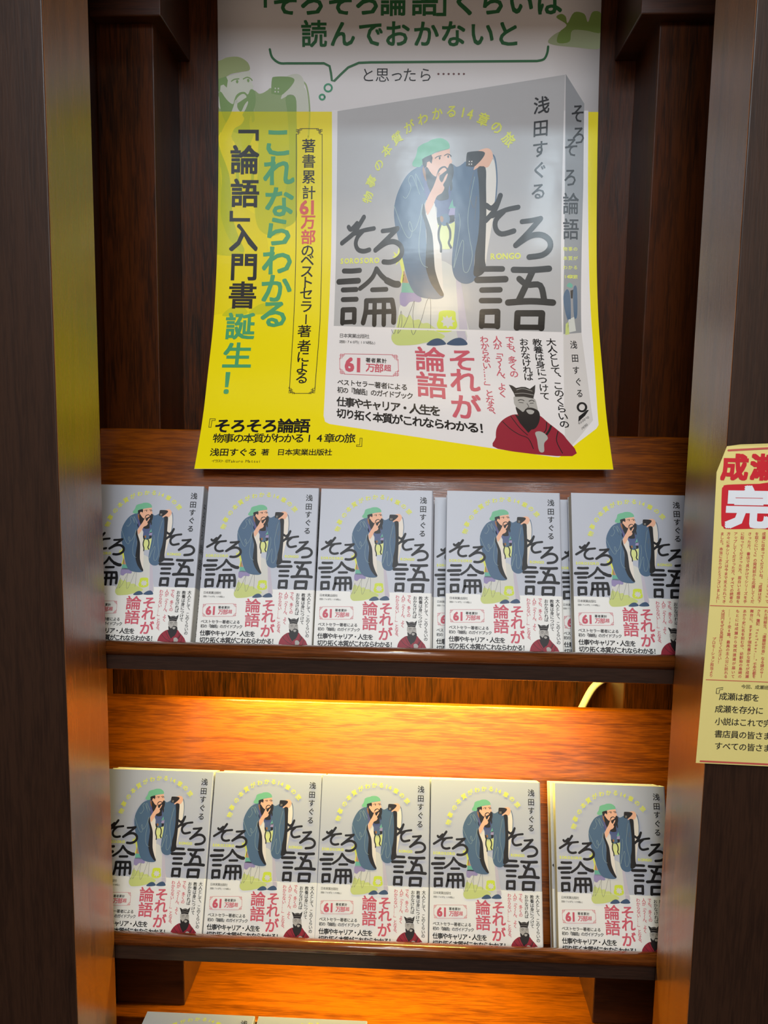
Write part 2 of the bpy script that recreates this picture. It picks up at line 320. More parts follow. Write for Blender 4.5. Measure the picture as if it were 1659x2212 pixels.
("l",4,"scribd",0.29,1,[(38.2,117.8),(39.8,121),(41.5,116),(42.6,108.5),(43.3,115.1),(42.1,120.7),(45.2,115.9),(48.6,107.4),(50.5,103.1),(49.7,111.1),(51.4,121.3),(54.9,112.8),(57.8,102.9),(59.9,102.8),(60.1,118.3)]),
]
COVER_TEXT=[
("g",6,"yel","物",20.65,47.23,6.4,-70,0.03),
("g",6,"yel","事",22.67,39.13,6.4,-57,0.03),
("g",6,"yel","の",27.29,30.88,6.4,-48,0.03),
("g",6,"yel","本",32.27,23.95,6.4,-40,0.03),
("g",6,"yel","質",38.58,18.24,6.4,-30,0.03),
("g",6,"yel","が",45.82,13.47,6.4,-20,0.03),
("g",6,"yel","わ",53.91,10.35,6.4,-12,0.03),
("g",6,"yel","か",62.07,8.83,6.4,-3,0.03),
("g",6,"yel","る",70.29,8.71,6.4,5,0.03),
("g",6,"yel","1",76.62,10.07,6.4,12,0.03),
("g",6,"yel","4",80.52,11.33,6.4,16,0.03),
("g",6,"yel","章",87.66,14.66,6.4,24,0.03),
("g",6,"yel","の",94.9,19.09,6.4,36,0.03),
("g",6,"yel","旅",101.1,25.34,6.4,48,0.03),
("g",6,"ink","浅",117.19,11.72,8.15,0,0.02),
("g",6,"ink","田",117.02,21.95,8.15,0,0.02),
("g",6,"ink","す",116.93,31.3,8.15,0,0.02),
("g",6,"ink","ぐ",116.94,40.8,8.15,0,0.02),
("g",6,"ink","る",116.57,50.44,8.15,0,0.02),
("l",7,"ink",2.51,1,[(8.3,62.5),(9.8,63.9),(12.1,62.4),(13.9,60.7)]),
("l",7,"ink",2.62,1,[(18.3,57.6),(15.1,62),(11.8,66),(4,71.1)]),
("l",7,"ink",2.3,1,[(10.8,66.6),(17.8,64.8),(24.9,63.9)]),
("l",7,"ink",2.51,1,[(17.8,64.9),(14.4,68.1),(13.2,71.7),(14.7,74.8),(18.3,75.9),(22.1,75.2)]),
("l",7,"ink",2.3,1,[(30.3,65.5),(34.8,65.2),(39.7,64.4)]),
("l",7,"ink",2.62,1,[(39.5,64.6),(33.1,69.9),(26,75.5)]),
("l",7,"ink",2.72,1,[(26,75.5),(32.3,72),(37.9,71.4),(41.8,73.9),(42.4,77.7),(39.7,80.7),(35.5,82.1),(31.3,81.9)]),
("l",7,"ink",2.51,1,[(90.1,55.5),(92.4,57),(94.2,56.3),(95.4,55.1)]),
("l",7,"ink",2.62,1,[(97.4,51.3),(94.5,58.1),(89.8,62.9)]),
("l",7,"ink",2.3,1,[(93.1,60.8),(100.2,58.3),(106.7,57.3)]),
("l",7,"ink",2.51,1,[(99.3,58.9),(95.3,62.9),(95.4,67.2),(98.5,69.6),(104.7,68.4)]),
("l",7,"ink",2.3,1,[(108.7,64.2),(113.7,63.8),(118,63.1)]),
("l",7,"ink",2.62,1,[(117.8,63.3),(111.8,69.6),(105.7,75.3)]),
("l",7,"ink",2.72,1,[(105.7,75.3),(112.8,71.2),(118.5,70.8),(122.3,73.4),(122.6,77.2),(119.1,80.2),(112.5,81.1)]),
("l",7,"ink",2.77,1,[(5.7,86.5),(10.8,86.6),(16.2,86.3)]),
("l",7,"ink",3.2,1,[(2.4,92.6),(8.8,92.3),(15.5,92)]),
("l",7,"ink",2.77,0,[(5.3,97.2),(14.2,96.9)]),
("l",7,"ink",2.77,0,[(5.5,102.7),(14.5,102.4)]),
("l",7,"ink",2.99,0,[(5.7,108.6),(5.7,116.2)]),
("l",7,"ink",2.99,0,[(5.7,108.6),(13.3,108.3)]),
("l",7,"ink",2.99,0,[(13.3,108.3),(13.4,115.5)]),
("l",7,"ink",2.56,0,[(5.8,115.8),(13.4,115.3)]),
("l",7,"ink",2.56,1,[(26.9,85.6),(24.6,90),(21,93.4),(16.6,96.4)]),
("l",7,"ink",2.77,1,[(26.9,85.6),(30.1,89.3),(34.5,92.6)]),
("l",7,"ink",3.63,1,[(33.5,92),(37.8,93.8),(40.5,94.1)]),
("l",7,"ink",2.56,0,[(24.4,97.1),(33.3,96.8)]),
("l",7,"ink",2.99,1,[(20.9,103.4),(20.7,109.2),(19.2,115.8)]),
("l",7,"ink",2.77,0,[(20.8,103.2),(37,102.7)]),
("l",7,"ink",2.99,1,[(37,102.9),(38.2,108.7),(38.2,115)]),
("l",7,"ink",2.77,0,[(26.2,103),(26.3,116.7)]),
("l",7,"ink",2.77,0,[(32,102.8),(32.2,116.5)]),
("l",7,"ink",2.77,0,[(21.2,109.7),(37.5,108.9)]),
("l",7,"ink",2.77,1,[(88.4,86.5),(94.1,86.5),(99,86.6)]),
("l",7,"ink",3.2,1,[(85.7,92),(93.2,91.9),(100.6,91.7)]),
("l",7,"ink",2.77,0,[(88.2,97.2),(97.8,97)]),
("l",7,"ink",2.77,0,[(88,102.6),(97.6,102.5)]),
("l",7,"ink",2.99,0,[(88.5,108.5),(88.1,116)]),
("l",7,"ink",2.99,0,[(88.5,108.5),(96.5,108.2)]),
("l",7,"ink",2.99,0,[(96.5,108.2),(96.3,116)]),
("l",7,"ink",2.56,0,[(88.3,115.7),(96.3,115.7)]),
("l",7,"ink",2.99,1,[(104.7,87.1),(114,87.3),(122.3,86.8)]),
("l",7,"ink",3.2,1,[(114.1,88.2),(110.9,95),(107.1,102.9)]),
("l",7,"ink",2.99,1,[(107.6,91.6),(111.6,94.5),(118,94.9),(119.9,102.5)]),
("l",7,"ink",3.2,1,[(101.9,103.5),(113.2,102.7),(124,103.3)]),
("l",7,"ink",3.2,0,[(106.7,108.9),(106.2,116.4)]),
("l",7,"ink",3.2,0,[(106.7,108.9),(118.7,108.7)]),
("l",7,"ink",3.2,0,[(118.7,108.7),(118.1,116.3)]),
("l",7,"ink",2.77,0,[(106.4,116.1),(118.1,115.9)]),
("t",6,"yel","H","SOROSORO",4.22,81.02,26.98,81.02,4.07,0.05),
("t",6,"yel","H","RONGO",93.96,80.38,106.75,80.38,4.07,0.05),
]
BAND_PRINT=[
("t",6,"ink","H","日本実業出版社",5.45,123.08,22.74,123.08,3.2,0),
("t",6,"ink","H","定価1760円(10%税込)",5.12,127.41,27.64,127.41,2.33,0),
("l",6,"red",0.29,0,[(7.4,135.9),(39.1,134.9)]),
("l",6,"red",0.29,0,[(8.1,149.7),(39.6,148.8)]),
("l",6,"red",0.29,0,[(4.8,138.7),(5.2,147)]),
("l",6,"red",0.29,0,[(42,137.6),(42.3,145.9)]),
("l",6,"red",0.29,0,[(4.8,138.7),(6.7,138.7),(6.5,135.9),(5.3,135.9),(5.5,139.5),(4.5,139.6)]),
("l",6,"red",0.29,0,[(7.4,135.9),(7.5,137.5),(4.7,137.6),(4.7,136.7),(8.2,136.6)]),
("l",6,"red",0.29,0,[(42,137.6),(40.1,137.7),(40,134.9),(41.2,134.9),(41.3,138.5),(42.3,138.4)]),
("l",6,"red",0.29,0,[(39.1,134.9),(39.2,136.6),(42,136.5),(41.9,135.6),(38.3,135.7)]),
("l",6,"red",0.29,0,[(5.2,147),(7.1,147),(7.2,149.7),(6,149.7),(5.8,146.2),(4.9,146.2)]),
("l",6,"red",0.29,0,[(8.1,149.7),(8,148),(5.2,148.1),(5.3,149.1),(8.8,149)]),
("l",6,"red",0.29,0,[(42.3,145.9),(40.4,146),(40.5,148.8),(41.7,148.7),(41.6,145.2),(42.5,145.1)]),
("l",6,"red",0.29,0,[(39.6,148.8),(39.6,147.1),(42.4,147.1),(42.4,148),(38.8,148.1)]),
("t",6,"red","H","61",11.49,142.92,17.45,142.92,12.8,0.06),
("t",6,"ink","H","著者累計",23.55,139.3,33.66,139.3,3.3,0.02),
("t",6,"red","H","万部",25.04,144.18,30.37,144.18,6.01,0.03),
("g",6,"red","超",35.69,143.77,4.46,0,0.03),
("t",6,"ink","H","ベストセラー著者による",5.86,155.18,45.5,155.18,4.17,0.022),
("t",6,"ink","H","初の『論語』のガイドブック",5.84,160.2,48.61,160.2,4.17,0.022),
("t",6,"ink","H","仕事やキャリア・人生を",6.95,167.72,62.14,167.72,6.5,0.036),
("t",6,"ink","H","切り拓く本質がこれならわかる！",7.15,175.25,86.6,175.25,6.5,0.036),
("f",7,"red","そ",78.12,136.09,16,14.55,0.03),
("f",7,"red","れ",78.43,148.39,16,15.03,0.03),
("f",7,"red","が",78.08,163.86,16,15.52,0.03),
("f",7,"red","論",60.53,136.61,17.65,16.29,0.025),
("f",7,"red","語",60.75,152.54,17.65,16.29,0.025),
("t",6,"ink","V","大人として、このくらいの",122.35,123.36,122.35,168.35,4.56,0.018),
("t",6,"ink","V","教養は身につけて",116,123.83,116,153.99,4.56,0.018),
("t",6,"ink","V","おかなければ",109.78,123.74,109.78,144.09,4.56,0.018),
("t",6,"red","V","でも、多くの",103.25,122.55,103.25,142.9,4.56,0.018),
("t",6,"red","V","人が「う〜ん、よく",96.83,122.74,96.83,154.53,4.56,0.018),
("t",6,"red","V","わからない……」となる、",90.42,122.94,90.42,166.96,4.56,0.018),
("p",1,"crim",1,[(91.6,185.8),(91.3,179.5),(92.3,174.1),(95.2,169.5),(99.3,166.3),(102.5,165.3),(109.4,164.6),(112.6,165),(115.4,168.1),(119.2,172),(122,176),(123,185)]),
("p",2,"hair",0,[(101.3,165.3),(103.9,166.6),(111.4,164.6),(112.3,165),(111.1,169.6),(108.1,172.8),(106.3,175.1),(103.2,170.2)]),
("p",3,"grey",1,[(102.6,155.3),(110.6,155.5),(111.9,159.6),(111.7,163.2),(109.4,165.3),(105.7,165.2),(103.4,163),(101.9,160.1),(101.7,158)]),
("p",4,"hair",1,[(102.2,161.4),(103.8,162.5),(105.3,163.7),(106.8,161.8),(108.9,161),(111,161.5),(112.3,162.7),(112.5,165.4),(111.5,169.1),(109.5,172.3),(107.2,172.8),(104.4,169.3),(102.8,165.3)]),
("p",5,"grey",1,[(106.8,162.7),(108.6,162.1),(110.3,162.8),(109.4,164.4),(107.7,164.5)]),
("p",4,"hair",0,[(100.2,149.2),(101.8,149.6),(103.4,150.8),(105.9,150),(107.8,149.9),(109.7,150.8),(112.4,148.3),(111.8,152.3),(110.7,155.9),(106.5,155.3),(102.6,155.7),(102,153.5)]),
("l",5,"grey",0.24,1,[(102.4,154.1),(106.5,153.4),(111.1,154)]),
("l",5,"grey",0.24,1,[(103.5,151.9),(106.6,150.9),(110.7,152)]),
("l",5,"hair",0.39,1,[(103.6,157.7),(105.1,157),(106.5,157.6)]),
("l",5,"hair",0.39,1,[(108.5,157.6),(110,156.9),(111,157.5)]),
("l",5,"hair",0.29,1,[(103.9,158.6),(106,158.7)]),
("l",5,"hair",0.29,1,[(108.8,158.7),(110.6,158.4)]),
("l",5,"hair",0.24,1,[(107.5,158.8),(108.2,160.6),(107.3,161.2)]),
("l",3,"hair",0.39,1,[(95.2,170),(98.5,173.9),(102.2,176.6),(105.9,178.2),(107.4,183.6)]),
("l",3,"hair",0.39,1,[(115,168.1),(114.1,172.6),(111.6,176.3),(111.3,182.6)]),
("l",3,"hair",0.39,1,[(99.3,166.5),(102.6,172.5),(105.9,176.4)]),
("l",3,"hair",0.39,1,[(119.2,172.5),(117.8,177.9),(119.3,184.2)]),
("p",4,"grey",1,[(109.3,174.6),(111.5,173.6),(113.7,174.9),(114.3,177.1),(112.4,179.9),(111.7,184.4),(109.7,184.4),(109.6,178.2)]),
("l",4,"hair",0.87,1,[(116.6,170),(115.5,172.6),(114.1,174.9)]),
]
POSTER_PRINT=[
("p",1,"pyel",0,[(0,265.1),(498,265.1),(498,758.4),(0,758.4)]),
("p",2,"paper",0,[(150.6,263.1),(151.5,373.1),(151.5,459.5),(150.4,549.3),(150.7,630.2),(150.9,681.1),(153.2,689.8),(159.1,693.1),(266.4,711.9),(355.6,727.9),(429.8,740.5),(435.7,741.1),(440.9,737.8),(461.2,719.1),(484.1,699.7),(487.3,694.3),(487.8,669.1),(489.2,575),(487.9,457.1),(486.3,359.4),(485.3,263.4)]),
("g",5,"dgrn","「",56.31,127.14,36.45,0,0.036),
("g",5,"dgrn","そ",89.75,127.28,36.45,0,0.036),
("g",5,"dgrn","ろ",124.93,127.41,36.45,0,0.036),
("g",5,"dgrn","そ",161.84,127.56,36.3,0,0.036),
("g",5,"dgrn","ろ",196.84,127.7,36.15,0,0.036),
("g",5,"dgrn","論",230.55,127.83,36.15,0,0.036),
("g",5,"dgrn","語",270.78,127.99,36,0,0.036),
("g",5,"dgrn","」",303.71,128.12,36,0,0.036),
("g",5,"dgrn","く",323.44,128.2,35.85,0,0.036),
("g",5,"dgrn","ら",358.63,128.34,35.7,0,0.036),
("g",5,"dgrn","い",394.92,128.48,35.7,0,0.036),
("g",5,"dgrn","は",431.12,128.63,35.55,0,0.036),
("g",5,"dgrn","読",126.97,166.88,35.38,0,0.03),
("g",5,"dgrn","ん",164.32,166.98,35.09,0,0.03),
("g",5,"dgrn","で",201.26,167.07,35.09,0,0.03),
("g",5,"dgrn","お",235.69,167.16,34.94,0,0.03),
("g",5,"dgrn","か",273.05,167.25,34.8,0,0.03),
("g",5,"dgrn","な",308.5,167.34,34.8,0,0.03),
("g",5,"dgrn","い",345.66,167.44,34.65,0,0.03),
("g",5,"dgrn","と",379.14,167.52,34.66,0,0.03),
("l",5,"dgrn",3.06,1,[(68.6,186.3),(71.6,196.2),(80.8,203.2),(91.2,203.8)]),
("l",5,"dgrn",3.06,0,[(91.2,203.8),(140,203.8),(147.3,207.3),(149.2,216),(150.4,225.4),(153.5,226),(161.4,218.4),(171.7,209.1),(185.7,203.3),(200.8,202.7)]),
("l",5,"dgrn",3.04,0,[(200.8,202.7),(417.6,201.3)]),
("l",5,"dgrn",2.99,1,[(417.6,201.3),(426.4,199),(430.4,191.6),(431.4,183.6)]),
("l",5,"lgrn",2.44,0,[(150.4,234.8),(150.2,236.2),(149.5,237.5),(148.4,238.6),(147.1,239.2),(145.6,239.5),(144.1,239.2),(142.7,238.6),(141.6,237.5),(140.9,236.2),(140.7,234.8),(140.9,233.3),(141.6,232),(142.7,231),(144,230.3),(145.6,230.1),(147.1,230.3),(148.4,231),(149.5,232),(150.2,233.3),(150.4,234.8)]),
("l",5,"lgrn",2.44,0,[(141,246.5),(140.8,247.5),(140.4,248.4),(139.6,249.2),(138.7,249.6),(137.7,249.8),(136.6,249.6),(135.7,249.2),(134.9,248.4),(134.5,247.6),(134.3,246.5),(134.4,245.5),(134.9,244.6),(135.7,243.9),(136.6,243.4),(137.6,243.3),(138.7,243.4),(139.6,243.9),(140.4,244.6),(140.8,245.5),(141,246.5)]),
("g",5,"ink","と",197.89,218.41,19.44,0,0),
("g",5,"ink","思",216.72,218.42,19.44,0,0),
("g",5,"ink","っ",235.52,218.44,19.44,0,0),
("g",5,"ink","た",252.48,218.45,19.36,0,0),
("g",5,"ink","ら",273.05,218.46,19.36,0,0),
("l",5,"brn",1.45,0,[(290.7,217.3),(290.5,217.8),(290,218),(289.4,217.8),(289.2,217.3),(289.4,216.8),(289.9,216.6),(290.4,216.8),(290.7,217.3)]),
("l",5,"brn",1.45,0,[(297.3,217.3),(297.1,217.8),(296.6,218),(296.1,217.8),(295.9,217.3),(296.1,216.8),(296.6,216.6),(297.1,216.8),(297.3,217.3)]),
("l",5,"brn",1.45,0,[(303.9,217.3),(303.7,217.8),(303.2,218),(302.7,217.8),(302.5,217.3),(302.7,216.8),(303.2,216.6),(303.7,216.8),(303.9,217.3)]),
("l",5,"brn",1.45,0,[(310.6,217.3),(310.4,217.8),(309.9,218),(309.4,217.8),(309.1,217.3),(309.3,216.8),(309.8,216.6),(310.4,216.8),(310.6,217.3)]),
("l",5,"brn",1.45,0,[(317.2,217.3),(317,217.8),(316.5,218),(316,217.8),(315.8,217.3),(316,216.8),(316.5,216.6),(317,216.8),(317.2,217.3)]),
("l",5,"brn",1.45,0,[(323.8,217.3),(323.6,217.8),(323.1,218),(322.6,217.8),(322.4,217.3),(322.6,216.8),(323.1,216.6),(323.6,216.8),(323.8,217.3)]),
("p",2,"gh1",1,[(431.2,176.2),(443.4,166),(464.1,161.5),(499,160.5),(499.8,185.4),(464.8,184.2),(437.9,181.3)]),
("p",3,"gh2",1,[(441.1,147.9),(446.9,143.4),(453,146.8),(455.6,154.7),(463.5,141.7),(476.6,143.5),(481.6,153.6),(487.1,141.2),(498.4,143.5),(499.2,166.1),(479,163.8),(461.8,163.8),(458.6,177.4),(443.2,178.5),(445.2,166),(454.4,156.9)]),
("t",6,"ink","V","「",34.52,283.63,34.52,283.63,39.52,0.036),
("t",6,"ink","V","論",35.13,328.01,35.13,328.01,39.68,0.036),
("t",6,"ink","V","語",35.71,372.09,35.71,372.09,39.52,0.036),
("t",6,"ink","V","」",35.08,415,35.08,415,39.52,0.036),
("t",6,"ink","V","入",34.76,431.1,34.76,431.1,39.52,0.036),
("t",6,"ink","V","門",36.39,470.36,36.39,470.36,39.36,0.036),
("t",6,"ink","V","書",36.16,509.48,36.16,509.48,39.2,0.028),
("g",6,"tgrn","誕",35.7,553.13,40.1,0,0.035),
("g",6,"tgrn","生",35.64,595.6,39.44,0,0.035),
("g",6,"tgrn","！",35.6,634.89,38.94,0,0.035),
("g",6,"tgrn","こ",78.98,304.02,43.05,0,0.035),
("g",6,"tgrn","れ",80.16,342.22,43.23,0,0.035),
("g",6,"tgrn","な",81.51,383.23,43.23,0,0.035),
("g",6,"tgrn","ら",81.16,422.74,43.05,0,0.035),
("g",6,"tgrn","わ",80.43,461.9,43.05,0,0.035),
("g",6,"tgrn","か",79.82,499.84,42.88,0,0.035),
("g",6,"tgrn","る",78.95,535.21,42.53,0,0.035),
("l",5,"ink",0.8,0,[(103.5,294.3),(104.9,459.9),(105.2,549.5),(105.9,646.5)]),
("l",5,"ink",0.8,0,[(137.9,294.3),(139.2,459.6),(139.6,549.4),(138,646.5)]),
("l",5,"ink",0.8,0,[(108.4,287.1),(132.9,287.1)]),
("l",5,"ink",0.76,0,[(111.3,649.7),(133.5,649.7)]),
("l",5,"ink",0.8,0,[(108.4,287.1),(108.4,290.7),(103.5,290.7),(103.5,288.3),(106.6,288.3),(106.6,294.3),(103.5,294.3),(103.5,295.5)]),
("l",5,"ink",0.8,0,[(110.9,287.1),(110.9,288.9),(105.3,288.9),(105.4,292.5),(108.4,292.5)]),
("l",5,"ink",0.8,0,[(132.9,287.1),(133,290.7),(137.9,290.6),(137.9,288.2),(134.8,288.3),(134.8,294.3),(137.9,294.3),(137.9,295.5)]),
("l",5,"ink",0.8,0,[(130.5,287.1),(130.5,288.9),(136,288.9),(136,292.5),(133,292.5)]),
("l",5,"ink",0.76,0,[(110.2,650.4),(110,646.5),(105.3,646.5),(105.5,649.1),(108.4,649.1),(108,642.6),(105,642.6),(105,641.3)]),
("l",5,"ink",0.76,0,[(112.5,650.4),(112.4,648.5),(107.2,648.5),(106.9,644.6),(109.8,644.6)]),
("l",5,"ink",0.76,0,[(133.6,650.4),(133.4,646.5),(138,646.5),(138.2,649.1),(135.2,649.1),(134.9,642.6),(137.8,642.6),(137.8,641.3)]),
("l",5,"ink",0.76,0,[(131.2,650.4),(131.1,648.4),(136.4,648.4),(136.2,644.5),(133.3,644.5)]),
("g",6,"ink","著",120.2,309.35,19.07,0,0.014),
("g",6,"ink","書",120.35,329.32,19.07,0,0.014),
("g",6,"ink","累",120.53,349.99,19.07,0,0.014),
("g",6,"ink","計",120.75,370.76,18.99,0,0.014),
("g",6,"pred","万",120.62,409.51,20.21,0,0.034),
("g",6,"pred","部",120.92,429.9,20.3,0,0.034),
("g",6,"ink","の",120.32,447.89,18.99,0,0.014),
("g",6,"ink","ベ",120.29,461,18.99,0,0.014),
("g",6,"ink","ス",120.04,476.08,18.99,0,0.014),
("g",6,"ink","ト",120.48,491.31,18.91,0,0.014),
("g",6,"ink","セ",120.36,506.61,18.83,0,0.014),
("g",6,"ink","ラ",120.7,524.61,18.83,0,0.014),
("g",6,"ink","著",119.98,559.78,18.68,0,0.014),
("g",6,"ink","者",120.75,581.09,18.52,0,0.014),
("g",6,"ink","に",120.35,597.42,18.45,0,0.014),
("g",6,"ink","よ",120.29,612.96,18.37,0,0.014),
("g",6,"ink","る",120.6,627.92,18.21,0,0.014),
("t",6,"pred","H","61",114.83,390.4,125.89,390.4,25.83,0.04),
("t",6,"ink","V","ー",121.15,542.85,121.15,542.85,17,0.01),
("t",6,"ink","H","『",7.14,694.49,7.14,694.49,19.72,0),
("t",6,"ink","H","そろそろ論語",26.4,695.81,124.87,695.81,21.46,0.04),
("t",6,"ink","H","物事の本質がわかる14章の旅",23.49,713.8,185.2,713.8,14.38,0.018),
("t",6,"ink","H","』",202.33,717.27,202.33,717.27,19.12,0),
("t",6,"ink","H","浅田すぐる",21.54,734.25,68.01,734.25,11.92,0.025),
("t",6,"ink","H","著",83.27,734.21,83.27,734.21,10.17,0.02),
("t",6,"ink","H","日本実業出版社",102.46,734.15,159.85,734.15,10.13,0.02),
("t",6,"ink","H","イラスト",21.6,747.09,32.31,747.09,5.06,0),
("t",6,"ink","H","©Takuro Matsui",37.98,747.38,77.9,747.38,5.63,0),
("p",4,"spn",0,[(455,217.4),(479.8,254.6),(480.3,359.4),(478.4,457.2),(475.4,560.6),(452.5,562.8),(456.2,457.4),(456.6,335.4)]),
("p",4,"band2",0,[(452.5,562.8),(475.4,560.6),(477.4,602.7),(481.2,687.6),(465.5,708.4),(444.5,734.5)]),
("f",6,"ink","そ",471.66,266.97,18.93,26.29,0.02),
("f",6,"ink","ろ",473.39,294.77,18.93,26.29,0.02),
("f",6,"ink","そ",464.07,310.26,19.79,27.49,0.02),
("f",6,"ink","ろ",463.42,349.21,19.01,26.4,0.02),
("f",6,"ink","論",464.38,383.65,21.6,30,0.02),
("f",6,"ink","語",464.6,417.13,21.51,29.88,0.02),
("f",6,"ink","浅",464.49,578.57,9.23,12.82,0.02),
("f",6,"ink","田",465,598.59,9.19,12.76,0.02),
("f",6,"ink","す",465.03,616.36,9.11,12.65,0.02),
("f",6,"ink","ぐ",466.88,633.08,9.07,12.6,0.02),
("f",6,"ink","る",467.62,649.48,8.99,12.48,0.02),
("t",6,"yel","H","物事の",457.47,443.61,470.63,443.61,5.98,0.02),
("t",6,"yel","H","本質が",457.44,456.06,470.59,456.06,5.98,0.02),
("t",6,"yel","H","わかる",457.35,468.63,470.49,468.63,5.98,0.02),
("t",6,"yel","H","14章の旅",457.2,481.34,470.32,481.34,5.98,0.02),
("p",5,"blue",1,[(454.3,508.4),(459.3,498.7),(463.2,508.4),(462.8,541.2),(459.7,544.5),(455.6,528)]),
("p",5,"blue",1,[(467,499.3),(471.8,496.7),(471.3,534.5),(467.1,537.2)]),
("p",5,"teal",1,[(458.8,494.2),(462.4,489.7),(466.5,492.9),(464.7,496.7)]),
("p",5,"robe",0,[(459.9,541.2),(467.1,537.8),(468.6,558),(456.6,561.4)]),
("p",6,"hair",0,[(463.4,500.6),(467,499.3),(466.1,511.6),(463.8,511.6)]),
("p",5,"green",0,[(456.1,547.9),(459.7,544.5),(460.1,562.8),(454.8,564.2)]),
("l",6,"ink",2.81,0,[(474.3,669.1),(473.7,671.4),(472.5,673.3),(470.7,674.6),(468.8,675),(466.9,674.6),(465.3,673.3),(464.3,671.4),(464.1,669.1),(464.6,666.8),(465.9,664.9),(467.6,663.6),(469.6,663.2),(471.5,663.6),(473.1,664.9),(474,666.8),(474.3,669.1)]),
("p",6,"ink",0,[(463.1,690.3),(464.3,682.3),(475.1,673),(477.4,673),(472.2,681)]),
("t",6,"ink","H","6230*0",464.11,691.66,475.4,683.64,5.04,0),
("t",6,"ink","H","1600",466.79,699.69,472.83,694.33,5.02,0),
]
FLYER_PRINT=[
("l",2,"fred",1.8,0,[(275.1,26.47),(325.09,22.79)]),
("f",5,"fr2","成",281.29,40.99,24,24,0.06),
("f",5,"fr2","瀬",306.47,40.54,24,24,0.06),
("p",2,"fr2",1,[(271.5,62.84),(272.44,58.72),(276.32,56.6),(303.53,55.28),(335.4,53.46),(338.13,94.08),(306.38,95.16),(278.97,96.15),(274.78,94.16),(272.89,90.05)]),
("f",5,"fwht","完",295.78,76.36,40.26,37.84,0.075),
("t",5,"fred","V","成瀬に出会ってくださいね。『成瀬は天下",310.74,99.63,311.09,160.87,3.36,0.02),
("t",5,"fred","V","を取りにいく』の発売前から応援してくだ",304.69,99.76,304.98,161.02,3.36,0.02),
("t",5,"fred","V","さった方、書店で見かけてシリーズを手",298.44,99.89,298.66,161.18,3.34,0.02),
("t",5,"fred","V","に取ってくださった方、面白いと感想を",292.18,100.02,292.33,161.33,3.36,0.02),
("t",5,"fred","V","アップしてくださった方、すべての読者の",286.12,100.15,286.21,161.48,3.36,0.02),
("t",5,"fred","V","方々に本シリーズは今まで支えられてき",280.05,100.28,280.08,161.63,3.36,0.02),
("t",5,"fred","V","ました。本当にありがとうございました！",274.39,100.4,274.35,161.78,3.36,0.02),
("t",5,"fred","V","で彼女は走りにいく』で",318.68,125.3,318.01,160.7,3.36,0.02),
("t",5,"fred","V","れた同級生、「達磨研究会」なる謎のサー",317.85,169.62,317.91,230.18,3.38,0.02),
("t",5,"fred","V","クル、簿記 YouTuber……。千年の都を",311.32,169.78,311.32,230.37,3.38,0.02),
("t",5,"fred","V","舞台に、ますます個性豊かな面々が成瀬",305.2,169.94,305.13,230.54,3.38,0.02),
("t",5,"fred","V","あかり史に名を刻む中、幼馴染の島崎の",298.87,170.1,298.74,230.73,3.38,0.02),
("t",5,"fred","V","もとには成瀬から突然速達が届いて",292.74,170.25,292.54,230.9,3.38,0.02),
("t",5,"fred","V","……!?全6篇、最高の主人公に訪れる",286.4,170.41,286.14,231.09,3.38,0.02),
("t",5,"fred","V","大団円をぜひ見届けてください！",279.85,170.57,279.67,217.82,3.4,0.02),
("t",5,"fred","V","プロモーション担当より",273.53,196.41,273.05,230.59,3.4,0.02),
("l",5,"fred",0.66,0,[(268.05,165.76),(335.95,166.2)]),
("l",5,"fred",0.66,0,[(268.74,234.63),(341.2,235.59)]),
("l",5,"fred",1.68,0,[(268.65,312.31),(347.12,313.72)]),
("t",5,"ink","H","今回、成瀬班",302.7,240.18,322.99,240.47,4.13,0.01),
("l",5,"ink",0.58,0,[(278.71,247.43),(278.81,242.62),(284.56,241.58),(284.26,243.34),(281.38,243.86),(281.2,247.36),(278.71,247.43)]),
("t",5,"ink","H","成瀬は都を",285.1,249.87,314.19,250.41,7.68,0.012),
("t",5,"ink","H","成瀬を存分に",282.15,261.8,318.57,262.45,7.68,0.012),
("t",5,"ink","H","小説はこれで完",282.93,273.66,326.71,274.42,7.68,0.012),
("t",5,"ink","H","書店員の皆さま",283.29,285.58,327.16,286.32,7.73,0.012),
("t",5,"ink","H","すべての皆さまへ",284.05,297.09,335.3,297.92,7.73,0.012),
]
COVER_TO_POSTER=[[1.75406, 0.00947183, 157.962], [-0.629824, 2.47785, 264.425], [-0.00123402, 7.34276e-05, 1]]
BAND_TO_POSTER=[[1.48173, -0.0655533, 156.237], [-0.784926, 1.63238, 328.731], [-0.00147766, -0.000518171, 1]]
GHOST_MAP=[[3.0465, 0.0098102, -170.14], [-0.08063, 3.2129, 133.26]]
FLYER_EDGE=[[264.56, 314.23], [267.56, 158.12], [265.95, 45.75], [273.66, 22.85], [285.12, 21.04], [308.56, 19.84]]

# ------------------------------------------------------------------ curl of the poster sheet
PROF=[(-.070,.9362),(-.0649,.9405),(-.0023,.9850),(.0497,1.0125),(.1162,1.0460),(.1779,1.0662),(.2389,1.0785),(.3950,1.0960),(.5346,1.1010),(.700,1.1035)]
def _hermite():
    import math
    n=len(PROF); S=[(PROF[i+1][1]-PROF[i][1])/(PROF[i+1][0]-PROF[i][0]) for i in range(n-1)]
    D=[S[0]]+[ (S[i-1]+S[i])/2 for i in range(1,n-1)]+[S[-1]]
    def f(z):
        z=min(max(z,PROF[0][0]),PROF[-1][0]); i=0
        while i<n-2 and z>PROF[i+1][0]: i+=1
        z0,y0=PROF[i]; z1,y1=PROF[i+1]; h=z1-z0; t=(z-z0)/h
        return (2*t**3-3*t*t+1)*y0+(t**3-2*t*t+t)*h*D[i]+(-2*t**3+3*t*t)*y1+(t**3-t*t)*h*D[i+1]
    return f
_PY=_hermite()
POSTER_W=.498
_TOP,_BOT=.660,-.0640
_N=1500
